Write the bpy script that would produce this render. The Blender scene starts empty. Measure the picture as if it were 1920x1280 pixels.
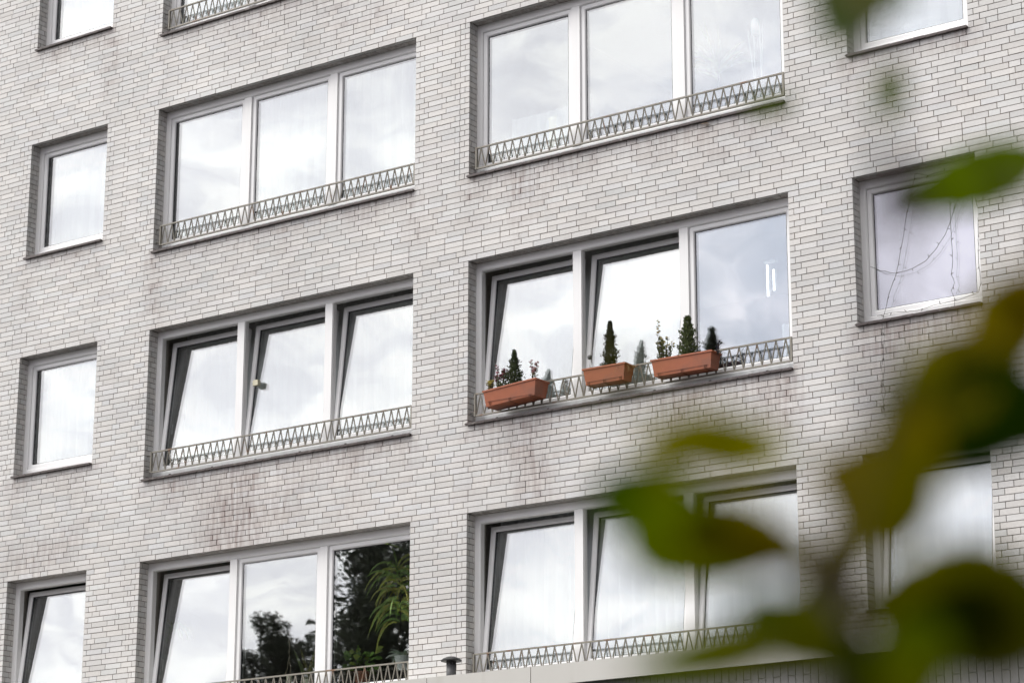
import bpy, math, random
import numpy as np
from mathutils import Vector, Matrix
C = bpy.context.scene
COL = C.collection

# ------------------------------------------------------------------ camera (solved from the photograph)
FPX = 4758.7275
ROT = np.array([[0.8179770601020769, 0.5752497542831546, 0.0011177404957527781],
                [-0.1573475395027702, 0.225608621412821, -0.9614273252600041],
                [-0.5533130045092648, 0.7862496233011742, 0.27505681031298534]])
CAM = np.array([19.863428110288577, -20.861453651022572, -8.285232526977452])
cd = bpy.data.cameras.new('camera')
cam = bpy.data.objects.new('camera', cd); COL.objects.link(cam)
M = Matrix.Identity(4)
for i in range(3):
    M[i][0] = ROT[0][i]; M[i][1] = -ROT[1][i]; M[i][2] = -ROT[2][i]; M[i][3] = CAM[i]
cam.matrix_world = M
cd.sensor_width = 36; cd.sensor_fit = 'HORIZONTAL'; cd.lens = FPX / 1920 * 36
cd.clip_start = 0.05; cd.clip_end = 600
cd.dof.use_dof = True; cd.dof.focus_distance = 26.0; cd.dof.aperture_fstop = 2.8
C.camera = cam

def ray(px, py):
    return ROT.T @ np.array([(px - 960) / FPX, (py - 640) / FPX, 1.0])
def at(px, py, Y=0.0):
    d = ray(px, py); t = (Y - CAM[1]) / d[1]; return CAM + t * d
def atD(px, py, D):
    d = ray(px, py); return CAM + d * D

# ------------------------------------------------------------------ world and sun
SUN_EL, SUN_AZ = math.radians(52), math.radians(-48)      # azimuth from the facade's normal, towards -x
sdir = Vector((math.sin(SUN_AZ) * math.cos(SUN_EL), -math.cos(SUN_AZ) * math.cos(SUN_EL), math.sin(SUN_EL)))
W = bpy.data.worlds.new("World"); C.world = W; W.use_nodes = True
nt = W.node_tree; nt.nodes.clear()
def N(nt, t, **k):
    n = nt.nodes.new(t)
    for a, b in k.items():
        if a.startswith('i_'):
            key = a[2:]; n.inputs[int(key) if key.isdigit() else key].default_value = b
        else: setattr(n, a, b)
    return n
def L(nt, a, b): nt.links.new(a, b)
out = N(nt, 'ShaderNodeOutputWorld'); bg = N(nt, 'ShaderNodeBackground'); bg.inputs[1].default_value = 0.1
sky = N(nt, 'ShaderNodeTexSky', sky_type='NISHITA', sun_disc=False)
sky.sun_elevation = SUN_EL; sky.sun_rotation = math.atan2(sdir.x, sdir.y)
sky.air_density = 1.0; sky.dust_density = 2.0
tc = N(nt, 'ShaderNodeTexCoord'); sp = N(nt, 'ShaderNodeSeparateXYZ'); L(nt, tc.outputs['Generated'], sp.inputs[0])
def mth(nt, op, a, b=None, c=None, clamp=False):
    n = N(nt, 'ShaderNodeMath', operation=op, use_clamp=clamp)
    for i, v in enumerate((a, b, c)):
        if v is None: continue
        if isinstance(v, (int, float)): n.inputs[i].default_value = v
        else: L(nt, v, n.inputs[i])
    return n.outputs[0]
def maprange(nt, v, a, b, c, d, smooth=True):
    n = N(nt, 'ShaderNodeMapRange'); n.interpolation_type = 'SMOOTHSTEP' if smooth else 'LINEAR'
    L(nt, v, n.inputs[0])
    for i, q in enumerate((a, b, c, d)): n.inputs[i + 1].default_value = q
    return n.outputs[0]
def mixc(nt, fac, a, b, blend='MIX'):
    n = N(nt, 'ShaderNodeMix', data_type='RGBA', blend_type=blend)
    if isinstance(fac, (int, float)): n.inputs[0].default_value = fac
    else: L(nt, fac, n.inputs[0])
    for i, v in ((6, a), (7, b)):
        if isinstance(v, (tuple, list)): n.inputs[i].default_value = (*v[:3], 1)
        else: L(nt, v, n.inputs[i])
    return n.outputs[2]
den = mth(nt, 'ADD', mth(nt, 'MAXIMUM', sp.outputs[2], 0.0), 0.35)
cmb = N(nt, 'ShaderNodeCombineXYZ')
L(nt, mth(nt, 'DIVIDE', sp.outputs[0], den), cmb.inputs[0]); L(nt, mth(nt, 'DIVIDE', sp.outputs[1], den), cmb.inputs[1])
n1 = N(nt, 'ShaderNodeTexNoise', i_Scale=15.0, i_Detail=6.0, i_Roughness=0.6, i_Distortion=0.6); L(nt, cmb.outputs[0], n1.inputs['Vector'])
n2 = N(nt, 'ShaderNodeTexNoise', i_Scale=2.2, i_Detail=3.0); L(nt, cmb.outputs[0], n2.inputs['Vector'])
shade = maprange(nt, n1.outputs[0], 0.36, 0.64, 0.0, 1.0)
low = maprange(nt, n2.outputs[0], 0.35, 0.65, 0.88, 1.08)
elev = maprange(nt, sp.outputs[2], 0.35, 0.45, 0.93, 0.80)
val = mth(nt, 'MULTIPLY', mth(nt, 'MULTIPLY', maprange(nt, shade, 0, 1, .82, 1.06, False), low), elev)
side = mth(nt, 'DIVIDE', sp.outputs[0], mth(nt, 'MAXIMUM', mth(nt, 'MULTIPLY', sp.outputs[1], -1.0), 0.05))
blue = mth(nt, 'MULTIPLY', maprange(nt, side, -0.72, -0.52, 0.0, 1.0), maprange(nt, sp.outputs[2], 0.33, 0.42, 1.0, 0.0))
tint = mixc(nt, blue, mixc(nt, shade, (20.0, 19.7, 20.3), (20.8, 20.4, 19.7)), mixc(nt, shade, (14.6, 15.4, 17.6), (16.6, 16.2, 17.6)))
tint = mixc(nt, mth(nt, 'MULTIPLY', maprange(nt, side, -.535, -.49, 0.0, 1.0), maprange(nt, sp.outputs[2], 0.33, 0.38, 1.0, 0.0)), tint, (16.0, 15.2, 17.0))
sd = N(nt, 'ShaderNodeVectorMath', operation='DOT_PRODUCT'); L(nt, tc.outputs['Generated'], sd.inputs[0]); sd.inputs[1].default_value = tuple(sdir)
val = mth(nt, 'MULTIPLY', val, mth(nt, 'ADD', .03, mth(nt, 'MULTIPLY', 1.92, mth(nt, 'POWER', maprange(nt, sd.outputs['Value'], -.45, 1.0, 0, 1, False), 2.9))))
cl = N(nt, 'ShaderNodeVectorMath', operation='SCALE'); L(nt, tint, cl.inputs[0]); L(nt, val, cl.inputs['Scale'])
cov = maprange(nt, n2.outputs[0], 0.30, 0.42, 0.86, 0.97)
L(nt, mixc(nt, cov, sky.outputs[0], cl.outputs[0]), bg.inputs[0]); L(nt, bg.outputs[0], out.inputs[0])

sl = bpy.data.lights.new('sun', 'SUN'); sl.energy = 1.5; sl.angle = math.radians(36); sl.color = (1, .965, .91)
so = bpy.data.objects.new('sun', sl); COL.objects.link(so); so.location = (0, -20, 30)
so.rotation_euler = (-sdir).to_track_quat('-Z', 'Y').to_euler()
C.view_settings.view_transform = 'Standard'; C.view_settings.look = 'None'
C.view_settings.exposure = 0.22; C.view_settings.gamma = 1.0
C.render.engine = 'CYCLES'
C.cycles.use_denoising = True
C.cycles.max_bounces = 10; C.cycles.transparent_max_bounces = 24; C.cycles.diffuse_bounces = 4
C.cycles.glossy_bounces = 4; C.cycles.transmission_bounces = 6; C.cycles.caustics_reflective = False

# ------------------------------------------------------------------ mesh helper
RND = random.Random(7)
class MB:
    def __init__(s): s.v = []; s.f = []; s.m = []; s.fa = {}; s.va = {}
    def face(s, pts, m=0):
        b = len(s.v); s.v += [tuple(p) for p in pts]; s.f.append(tuple(range(b, b + len(pts)))); s.m.append(m)
    def box(s, x0, x1, y0, y1, z0, z1, m=0, skip=''):
        b = len(s.v)
        s.v += [(x0,y0,z0),(x1,y0,z0),(x1,y1,z0),(x0,y1,z0),(x0,y0,z1),(x1,y0,z1),(x1,y1,z1),(x0,y1,z1)]
        for k, q in (('f',(0,1,5,4)),('r',(1,2,6,5)),('b',(2,3,7,6)),('l',(3,0,4,7)),('t',(4,5,6,7)),('u',(3,2,1,0))):
            if k not in skip: s.f.append(tuple(b + i for i in q)); s.m.append(m)
    def obox(s, c, ax, h, m=0):       # oriented box
        c = np.array(c, float); A = [np.array(a, float) for a in ax]; b = len(s.v)
        for dz in (-1, 1):
            for dx, dy in ((-1,-1),(1,-1),(1,1),(-1,1)):
                s.v.append(tuple(c + A[0]*h[0]*dx + A[1]*h[1]*dy + A[2]*h[2]*dz))
        for q in ((0,1,5,4),(1,2,6,5),(2,3,7,6),(3,0,4,7),(4,5,6,7),(3,2,1,0)): s.f.append(tuple(b+i for i in q)); s.m.append(m)
    def tube(s, pts, r, n=6, m=0, cap=True):
        pts = [np.array(p, float) for p in pts]; rings = []
        rr = r if isinstance(r, (list, tuple)) else [r] * len(pts)
        up = np.array([0.0, 0.0, 1.0])
        for i, p in enumerate(pts):
            d = pts[min(i+1, len(pts)-1)] - pts[max(i-1, 0)]; d = d / (np.linalg.norm(d) + 1e-9)
            a = np.cross(d, up)
            if np.linalg.norm(a) < 0.05: a = np.cross(d, (0.0, 1.0, 0.0))
            a /= np.linalg.norm(a); b = np.cross(a, d)
            base = len(s.v)
            for k in range(n):
                t = 2*math.pi*k/n; s.v.append(tuple(p + rr[i]*(a*math.cos(t) + b*math.sin(t))))
            rings.append(base)
        for i in range(len(rings)-1):
            for k in range(n):
                k2 = (k+1) % n; s.f.append((rings[i]+k, rings[i]+k2, rings[i+1]+k2, rings[i+1]+k)); s.m.append(m)
        if cap:
            s.f.append(tuple(rings[0]+k for k in reversed(range(n)))); s.m.append(m)
            s.f.append(tuple(rings[-1]+k for k in range(n))); s.m.append(m)
    def lathe(s, c, prof, n=20, m=0):   # prof = (radius, z) list about the vertical axis through c
        rings = []
        for r, z in prof:
            rings.append(len(s.v))
            for k in range(n):
                t = 2*math.pi*k/n; s.v.append((c[0]+r*math.cos(t), c[1]+r*math.sin(t), c[2]+z))
        for i in range(len(rings)-1):
            for k in range(n):
                k2 = (k+1) % n; s.f.append((rings[i]+k, rings[i]+k2, rings[i+1]+k2, rings[i+1]+k)); s.m.append(m)
        s.f.append(tuple(rings[0]+k for k in reversed(range(n)))); s.m.append(m)
        s.f.append(tuple(rings[-1]+k for k in range(n))); s.m.append(m)
    def ring(s, x0, x1, z0, z1, prof, w=(1, 1, 1, 1), m=0):   # mitred frame; prof = (inset, y) closed loop; w = scale left, right, bottom, top
        k = len(prof); base = []
        for ins, y in prof:
            b = len(s.v); base.append(b)
            s.v += [(x0+ins*w[0], y, z0+ins*w[2]), (x1-ins*w[1], y, z0+ins*w[2]), (x1-ins*w[1], y, z1-ins*w[3]), (x0+ins*w[0], y, z1-ins*w[3])]
        for i in range(k):
            a, b = base[i], base[(i+1) % k]
            for j in range(4):
                j2 = (j+1) % 4; s.f.append((a+j, a+j2, b+j2, b+j)); s.m.append(m)
    def xform(s, fn, start=0):
        for i in range(start, len(s.v)): s.v[i] = tuple(fn(*s.v[i]))
    def build(s, name, mats, parent=None, smooth=False, loc=None):
        me = bpy.data.meshes.new(name)
        o0 = world_org(parent) if parent else (loc or (0, 0, 0))
        me.from_pydata([(x-o0[0], y-o0[1], z-o0[2]) for x, y, z in s.v], [], s.f)
        mats = mats if isinstance(mats, (list, tuple)) else [mats]
        for q in mats: me.materials.append(q)
        if len(mats) > 1: me.polygons.foreach_set('material_index', s.m)
        if smooth: me.polygons.foreach_set('use_smooth', [True]*len(s.f))
        for k, vals in s.fa.items(): me.attributes.new(k, 'FLOAT', 'FACE').data.foreach_set('value', vals)
        for k, vals in s.va.items(): me.attributes.new(k, 'FLOAT', 'POINT').data.foreach_set('value', vals)
        me.update()
        o = bpy.data.objects.new(name, me); COL.objects.link(o)
        if parent: o.parent = parent
        else: o.location = o0
        return o
def world_org(o):
    p = Vector((0, 0, 0))
    while o: p += o.location; o = o.parent
    return p
def tag(o, label, cat, group=None, kind=None):
    if label: o['label'] = label
    if cat: o['category'] = cat
    if group: o['group'] = group
    if kind: o['kind'] = kind
    return o
def thing(name, label, cat, loc=(0, 0, 0), group=None):
    o = bpy.data.objects.new(name, None); COL.objects.link(o); o.location = loc; o.empty_display_size = .2
    return tag(o, label, cat, group)

# ------------------------------------------------------------------ materials
def newmat(name):
    m = bpy.data.materials.new(name); m.use_nodes = True; t = m.node_tree
    return m, t, t.nodes['Principled BSDF']
def mat(name, col, rough=.5, var=.12, scale=8, metal=0, spec=.5, col2=None, c2scale=5, c2lo=.55, c2hi=.7, bump=0, stretch=(1, 1, 1)):
    m, t, p = newmat(name)
    tx = N(t, 'ShaderNodeTexCoord'); mp = N(t, 'ShaderNodeMapping'); mp.inputs['Scale'].default_value = stretch
    L(t, tx.outputs['Object'], mp.inputs[0])
    n = N(t, 'ShaderNodeTexNoise', i_Scale=scale, i_Detail=5.0); L(t, mp.outputs[0], n.inputs['Vector'])
    c = mixc(t, n.outputs[0], tuple(x*(1-var) for x in col), tuple(min(1, x*(1+var)) for x in col))
    if col2:
        q = N(t, 'ShaderNodeTexNoise', i_Scale=c2scale, i_Detail=6.0); L(t, mp.outputs[0], q.inputs['Vector'])
        c = mixc(t, maprange(t, q.outputs[0], c2lo, c2hi, 0, 1), c, col2)
    L(t, c, p.inputs['Base Color']); p.inputs['Roughness'].default_value = rough
    p.inputs['Metallic'].default_value = metal; p.inputs['Specular IOR Level'].default_value = spec
    if bump:
        b = N(t, 'ShaderNodeBump', i_Strength=bump, i_Distance=.01); L(t, n.outputs[0], b.inputs['Height']); L(t, b.outputs[0], p.inputs['Normal'])
    return m

def brick_mat(name, mortar=False):
    m, t, p = newmat(name)
    tx = N(t, 'ShaderNodeTexCoord')
    st = N(t, 'ShaderNodeAttribute', attribute_name='stain').outputs['Fac']
    tone = N(t, 'ShaderNodeAttribute', attribute_name='tone').outputs['Fac']
    hue = N(t, 'ShaderNodeAttribute', attribute_name='hue').outputs['Fac']
    mp = N(t, 'ShaderNodeMapping'); mp.inputs['Scale'].default_value = (14, 14, 1.6); L(t, tx.outputs['Object'], mp.inputs[0])
    streak = N(t, 'ShaderNodeTexNoise', i_Scale=1.6, i_Detail=5.0, i_Roughness=.6); L(t, mp.outputs[0], streak.inputs['Vector'])
    fine = N(t, 'ShaderNodeTexNoise', i_Scale=38.0, i_Detail=4.0); L(t, tx.outputs['Object'], fine.inputs['Vector'])
    big = N(t, 'ShaderNodeTexNoise', i_Scale=.7, i_Detail=3.0); L(t, tx.outputs['Object'], big.inputs['Vector'])
    if mortar:
        base = mixc(t, maprange(t, big.outputs[0], .38, .62, 0, 1), (.225, .208, .192), (.285, .21, .155))
        base = mixc(t, fine.outputs[0], base, (.19, .172, .16))
        dirt = (.055, .047, .044); hi = .85
    else:
        r = N(t, 'ShaderNodeValToRGB'); L(t, hue, r.inputs[0]); e = r.color_ramp.elements
        e[0].position = 0; e[0].color = (.592, .574, .548, 1); e[1].position = 1; e[1].color = (.580, .584, .582, 1)
        for ps, cc in ((.3, (.594, .580, .558, 1)), (.55, (.590, .582, .566, 1)), (.72, (.572, .575, .562, 1)), (.86, (.586, .570, .556, 1))):
            q = r.color_ramp.elements.new(ps); q.color = cc
        br = mth(t, 'MULTIPLY', maprange(t, tone, 0, 1, .99, 1.17, False), maprange(t, fine.outputs[0], .3, .7, .96, 1.03))
        br = mth(t, 'MULTIPLY', br, maprange(t, big.outputs[0], .3, .7, .92, 1.05))
        v = N(t, 'ShaderNodeVectorMath', operation='SCALE'); L(t, r.outputs[0], v.inputs[0]); L(t, br, v.inputs['Scale'])
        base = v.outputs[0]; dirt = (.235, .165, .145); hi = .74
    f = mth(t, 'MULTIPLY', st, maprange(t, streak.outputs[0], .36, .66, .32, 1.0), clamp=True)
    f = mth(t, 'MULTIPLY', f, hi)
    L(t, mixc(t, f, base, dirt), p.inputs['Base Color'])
    p.inputs['Roughness'].default_value = .9 if mortar else .42
    p.inputs['Specular IOR Level'].default_value = .2 if mortar else .4
    b = N(t, 'ShaderNodeBump', i_Strength=.25, i_Distance=.004); L(t, fine.outputs[0], b.inputs['Height']); L(t, b.outputs[0], p.inputs['Normal'])
    return m
M_BRICK = brick_mat('glazed_white_brick'); M_MORTAR = brick_mat('mortar', True)
M_PVC = mat('white_window_plastic', (.87, .87, .865), .38, .03, 3)
M_SASH = mat('white_sash_plastic', (.86, .86, .86), .36, .03, 3)
M_GASKET = mat('black_rubber', (.03, .03, .035), .6)
M_DARK = mat('dark_slot', (.05, .05, .05), .6)
M_SILL = mat('brown_glazed_sill_tile', (.06, .043, .038), .3, .3, 14, col2=(.16, .14, .13), c2scale=9, c2lo=.6, c2hi=.75)
M_RAIL = mat('weathered_grey_steel', (.235, .22, .185), .48, .25, 20, .25, col2=(.20, .115, .07), c2scale=7, c2lo=.60, c2hi=.72)
M_STRIP = mat('galvanised_strip', (.72, .735, .74), .33, .14, 16, .12, stretch=(1, 1, .3))
M_TERRA = mat('terracotta_plastic', (.37, .108, .045), .5, .16, 9, col2=(.27, .095, .05), c2scale=5, c2lo=.48, c2hi=.72)
M_CLIP = mat('weathered_clip', (.16, .055, .03), .6, .2, 20)
M_SOIL = mat('potting_soil', (.035, .025, .018), .95, .4, 40, bump=.5)
M_WIRE = mat('dark_wire', (.06, .05, .05), .5)
M_ROOM = mat('room_plaster', (.42, .40, .37), .9, .05)
M_FLOOR = mat('room_floor', (.16, .10, .06), .5, .2)
M_FASCIA = mat('pale_fascia_coating', (.56, .55, .51), .6, .07, 3, col2=(.46, .45, .40), c2scale=2.5, stretch=(1, 1, .15))
M_TILE = mat('grey_glazed_tile', (.20, .195, .195), .35, .16, 6)
M_GROUT = mat('pale_tile_grout', (.42, .41, .40), .9)
M_PIPE = mat('grey_vent_plastic', (.085, .087, .09), .5, .2, 20)
M_CAP = mat('black_vent_cap', (.022, .022, .022), .45, .3, 20)
M_BARK = mat('twig_bark', (.035, .024, .014), .8, .3, 40)
M_WHITE = mat('white_enamel', (.8, .8, .78), .35, .03)
M_CREAM = mat('cream_ceramic', (.72, .69, .52), .3, .05)
M_NAVY = mat('dark_blue_plastic', (.02, .025, .05), .4)

def glass():
    m, t, p = newmat('window_glass'); t.nodes.remove(p)
    o = t.nodes['Material Output']; tr = N(t, 'ShaderNodeBsdfTransparent'); tr.inputs[0].default_value = (.90, .93, .92, 1)
    gl = N(t, 'ShaderNodeBsdfGlossy', i_Roughness=.0); gl.inputs[0].default_value = (.96, .97, 1, 1)
    tx = N(t, 'ShaderNodeTexCoord'); n = N(t, 'ShaderNodeTexNoise', i_Scale=1.3, i_Detail=1.0); L(t, tx.outputs['Object'], n.inputs['Vector'])
    b = N(t, 'ShaderNodeBump', i_Strength=.10, i_Distance=.02); L(t, n.outputs[0], b.inputs['Height']); L(t, b.outputs[0], gl.inputs['Normal'])
    lw = N(t, 'ShaderNodeLayerWeight', i_Blend=.5)
    f = mth(t, 'ADD', mth(t, 'MULTIPLY', mth(t, 'POWER', lw.outputs['Facing'], 4.0), .70), .22)
    mx = N(t, 'ShaderNodeMixShader'); L(t, f, mx.inputs[0]); L(t, tr.outputs[0], mx.inputs[1]); L(t, gl.outputs[0], mx.inputs[2]); L(t, mx.outputs[0], o.inputs[0])
    return m
M_GLASS = glass()
def cloth(name, col, transp):
    m, t, p = newmat(name); t.nodes.remove(p); o = t.nodes['Material Output']
    tx = N(t, 'ShaderNodeTexCoord'); n = N(t, 'ShaderNodeTexNoise', i_Scale=26.0, i_Detail=3.0); L(t, tx.outputs['Object'], n.inputs['Vector'])
    d = N(t, 'ShaderNodeBsdfDiffuse'); s = N(t, 'ShaderNodeBsdfTranslucent'); tr = N(t, 'ShaderNodeBsdfTransparent')
    d.inputs[0].default_value = (*col, 1); s.inputs[0].default_value = (*col, 1)
    a = N(t, 'ShaderNodeMixShader'); a.inputs[0].default_value = .35; L(t, d.outputs[0], a.inputs[1]); L(t, s.outputs[0], a.inputs[2])
    b = N(t, 'ShaderNodeMixShader'); b.inputs[0].default_value = transp; L(t, a.outputs[0], b.inputs[1]); L(t, tr.outputs[0], b.inputs[2])
    L(t, b.outputs[0], o.inputs[0]); return m
M_NET = cloth('white_net_cloth', (.86, .87, .88), .30)
M_DRAPE = cloth('white_voile', (.86, .87, .89), .08)
M_BLIND = mat('lilac_grey_blind', (.86, .79, .88), .6, .04)
def leafmat(name, trans=.4):
    m, t, p = newmat(name); o = t.nodes['Material Output']
    c0 = N(t, 'ShaderNodeAttribute', attribute_name='lc').outputs['Color']
    tx = N(t, 'ShaderNodeTexCoord'); n = N(t, 'ShaderNodeTexNoise', i_Scale=30.0, i_Detail=4.0); L(t, tx.outputs['Object'], n.inputs['Vector'])
    v = N(t, 'ShaderNodeVectorMath', operation='SCALE'); L(t, c0, v.inputs[0]); L(t, maprange(t, n.outputs[0], .3, .7, .75, 1.25), v.inputs['Scale'])
    L(t, v.outputs[0], p.inputs['Base Color']); p.inputs['Roughness'].default_value = .5; p.inputs['Specular IOR Level'].default_value = .25
    s = N(t, 'ShaderNodeBsdfTranslucent'); L(t, v.outputs[0], s.inputs[0])
    mx = N(t, 'ShaderNodeMixShader'); mx.inputs[0].default_value = trans; L(t, p.outputs[0], mx.inputs[1]); L(t, s.outputs[0], mx.inputs[2]); L(t, mx.outputs[0], o.inputs[0])
    return m
M_LEAF = leafmat('leaf')
M_NEAR = leafmat('near_leaf', .45); M_NEAR.node_tree.nodes['Principled BSDF'].inputs['Specular IOR Level'].default_value = .06
class LB(MB):
    """leaf mesh builder with a colour per face"""
    def __init__(s): super().__init__(); s.col = []
    def fin(s, name, mats, parent=None, smooth=True, loc=None):
        o = s.build(name, mats, parent, smooth, loc)
        a = o.data.attributes.new('lc', 'FLOAT_COLOR', 'FACE')
        cl = s.col + [s.col[-1]]*(len(s.f)-len(s.col))
        a.data.foreach_set('color', [q for c in cl for q in (*c, 1)])
        return o
    def leaf(s, c, u, n, ln, wd, col, col2=None, fold=.15, droop=.15, seg=6, pw=.85, teeth=0):
        """leaf blade along u (tip), surface normal n, base at c"""
        c, u, n = (np.array(q, float) for q in (c, u, n)); u /= np.linalg.norm(u); n = n - u*(n@u); n /= np.linalg.norm(n); w = np.cross(u, n)
        b = len(s.v)
        for i in range(seg+1):
            t = i/seg; h = .5*wd*(math.sin(math.pi*min(1, t**pw))**.8 if 0 < t < 1 else 0.0)
            h = max(h, .01*wd)
            if teeth and 0 < i < seg: h *= 1 + teeth*(1 if i % 2 else -1)
            mid = c + u*ln*t - n*droop*ln*t*t
            s.v += [tuple(mid - w*h + n*h*fold), tuple(mid), tuple(mid + w*h + n*h*fold)]
        for i in range(seg):
            k = b + 3*i
            for a in (0, 1):
                s.f.append((k+a, k+a+1, k+a+4, k+a+3)); s.m.append(0)
                t = i/seg
                s.col.append(col if col2 is None else tuple(p*(1-t)+q*t for p, q in zip(col, col2)))
    def strap(s, c, d0, ln, wd, col, col2=None, grav=.9, seg=8, n0=(0, -1, 0)):
        """long arching strap leaf"""
        p = np.array(c, float); d = np.array(d0, float); d /= np.linalg.norm(d); b = len(s.v)
        for i in range(seg+1):
            t = i/seg; w = np.cross(d, n0); w /= (np.linalg.norm(w)+1e-9)
            h = .5*wd*min(1, .55+2*t)*(1-t**3); h = max(h, .0008)
            s.v += [tuple(p - w*h), tuple(p + w*h)]
            d = d + np.array((0, 0, -grav/seg*1.3)); d /= np.linalg.norm(d); p = p + d*ln/seg
        for i in range(seg):
            k = b+2*i; s.f.append((k, k+1, k+3, k+2)); s.m.append(0); t = i/seg
            s.col.append(col if col2 is None else tuple(a*(1-t)+q*t for a, q in zip(col, col2)))

# ------------------------------------------------------------------ facade layout (metres; z = 0 is the head of the middle row)
H = 2.75; HB = 1.8125; HS = 1.5; ZG = -9.9
COLS = {'A': (-2.132, -.835), 'B': (0.0, 3.8735), 'C': (4.610, 8.500), 'D': (9.205, 10.498)}
OPEN = []
for k in range(4):
    zh = (2-k)*H
    for cname, (x0, x1) in COLS.items(): OPEN.append((cname, k, x0, x1, zh - (HB if cname in 'BC' else HS), zh))
BH = .0625; BL = .2435; JT = .0039
XW0, XW1 = -5.2, 14.2; R0, R1 = -80, 112     # course numbers: z from -5.0 to 7.0
YF = .15                                      # outer face of the window frames

# ---- stains: where water runs off the sills (positions on the wall)
STAIN = []
def blot(px, py, rx, rz, s): q = at(px, py, 0); STAIN.append((q[0], q[2], rx, rz, s))
for a in ((430,955,.32,.55,.75),(470,985,.5,.4,.55),(400,1000,.3,.3,.5),(540,930,.25,.35,.45),(60,1050,.5,.22,.6),(120,1020,.3,.2,.4),
          (990,870,.13,.5,.85),(1012,905,.10,.45,.6),(960,835,.2,.3,.5),(1250,800,.3,.35,.55),(1300,790,.3,.3,.45),(1400,780,.3,.3,.4),
          (1460,745,.14,.3,.6),(1340,255,.25,.3,.35),(1240,270,.3,.3,.35),(1000,350,.4,.3,.35),(207,130,.05,.45,.6),(210,95,.06,.2,.4),
          (293,520,.06,.5,.45),(296,600,.05,.4,.3),(1700,640,.4,.25,.45),(1660,660,.05,.4,.55),(1790,600,.3,.2,.4),(1480,740,.05,.4,.6),
          (640,880,.5,.25,.3),(360,930,.4,.25,.35),(780,420,.05,.4,.25),(880,350,.05,.4,.4),(700,30,.5,.3,.2),(1100,460,.4,.3,.22),
          (480,60,.4,.3,.25),(820,400,.3,.4,.15),(640,960,.4,.3,.25)): blot(*a)
rs = random.Random(3)
RUN = []
for cname, k, x0, x1, zs, zh in OPEN:
    for j in range(int((x1-x0)*3.2)):
        RUN.append((rs.uniform(x0, x1), zs, rs.uniform(.012, .05), rs.uniform(.15, .8), rs.uniform(.15, .55)))
    RUN.append((x0+.01, zs, .035, .9, .42)); RUN.append((x1-.01, zs, .035, .9, .42))
def stain_at(x, z):
    s = 0.0
    for cx, cz, rx, rz, a in STAIN:
        dx = (x-cx)/rx; dz = (z-cz)/rz
        if abs(dx) < 2.2 and abs(dz) < 2.2: s += a*math.exp(-dx*dx-dz*dz)
    for cx, zs, w, ln, a in RUN:
        if z > zs+.03 or zs-z > ln*2.2 or abs(x-cx) > 3*w+.06: continue
        s += a*math.exp(-((x-cx)/(w+.03))**2)*math.exp(-((zs-z)/ln)**2)
    for cname, k, x0, x1, zs, zh in OPEN:
        if x0-.05 < x < x1+.05 and -.02 < zs-z < .5: s += .42*math.exp(-((zs-z)/.17)**2)
    return min(s, 1.0)

bld = thing('apartment_building', 'white brick apartment building with rows of white framed triple and single windows', 'building', (0, 0, ZG))

# ---- brick skin: every brick is a small block standing proud of its mortar bed
bw = MB(); tone = []; hue = []; stain = []
def brick(x0, x1, y0, y1, z0, z1, skip='b', lip=None):
    nb = len(bw.f); vb = len(bw.v)
    bw.box(x0, x1, y0, y1, z0, z1, 0, skip)
    t, h = RND.random(), RND.random()
    if RND.random() < .05: t -= .55
    tone.extend([t]*(len(bw.f)-nb)); hue.extend([h]*(len(bw.f)-nb))
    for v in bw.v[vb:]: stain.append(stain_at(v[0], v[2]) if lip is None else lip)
def bed(pts):
    bw.face(pts, 1); tone.append(.5); hue.append(.5)
    for v in pts: stain.append(stain_at(v[0], v[2]))
def merge_iv(r):
    zc = (r+.5)*BH; cuts = sorted((o[2], o[3]) for o in OPEN if o[4] < zc < o[5]); iv = []; a = XW0
    for c0, c1 in cuts: iv.append((a, c0)); a = c1
    iv.append((a, XW1)); return iv
phase = 0.0
for r in range(R0, R1):
    z0, z1 = r*BH, (r+1)*BH
    phase = (phase + RND.choice((.25, .25, .25, .25, .5, .5, .75, .33))) % 1.0
    par = r % 2
    for a, b in merge_iv(r):
        la = a > XW0+.01; lb = b < XW1-.01          # bounded by an opening on the left / right
        js = [a]
        if la and lb and b-a < 1.0:
            js.append(a + (.1217 if par else .0585)); x = js[-1]; end = b-(.0585 if par else .1217)
            while end-x > .03:
                rem = end-x
                st = BL if RND.random() > .12 else BL/2
                if rem < st+.04: st = rem
                x += st; js.append(x)
        else:
            if la: js.append(a + (.1217 if par else .0585))
            end = b - ((.0585 if par else .1217) if lb else 0)
            x = js[-1]
            k = math.floor((x-phase*BL)/BL)+1; nx = phase*BL+k*BL
            if nx-x < .07: nx = x + (nx-x+BL)*(.5 if nx-x > .02 else 1.0)
            while nx < end-.065:
                js.append(nx)
                nx = nx + (BL if RND.random() > .07 else BL/2)
            if end-js[-1] > BL*1.12: js.append(js[-1]+BL/2)
            js.append(end)
        if js[-1] < b-.01: js.append(b)
        n = len(js)-1
        for i in range(n):
            p, q = js[i], js[i+1]
            pl = p + (0 if (i == 0 and la) else JT); ql = q - (0 if (i == n-1 and lb) else JT)
            if ql-pl < .012: continue
            off = RND.uniform(-.0012, .0012); tz = RND.uniform(-.0008, .0008)
            dl = i == 0 and la; dr = i == n-1 and lb
            dep = .06 if not (dl or dr) else (.045 if par else .105)
            brick(pl, ql, (0 if (dl or dr) else off), dep, z0+JT+tz, z1-JT+tz)
            bed([(p, .007, z0), (q, .007, z0), (q, .007, z1), (p, .007, z1)])
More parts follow.
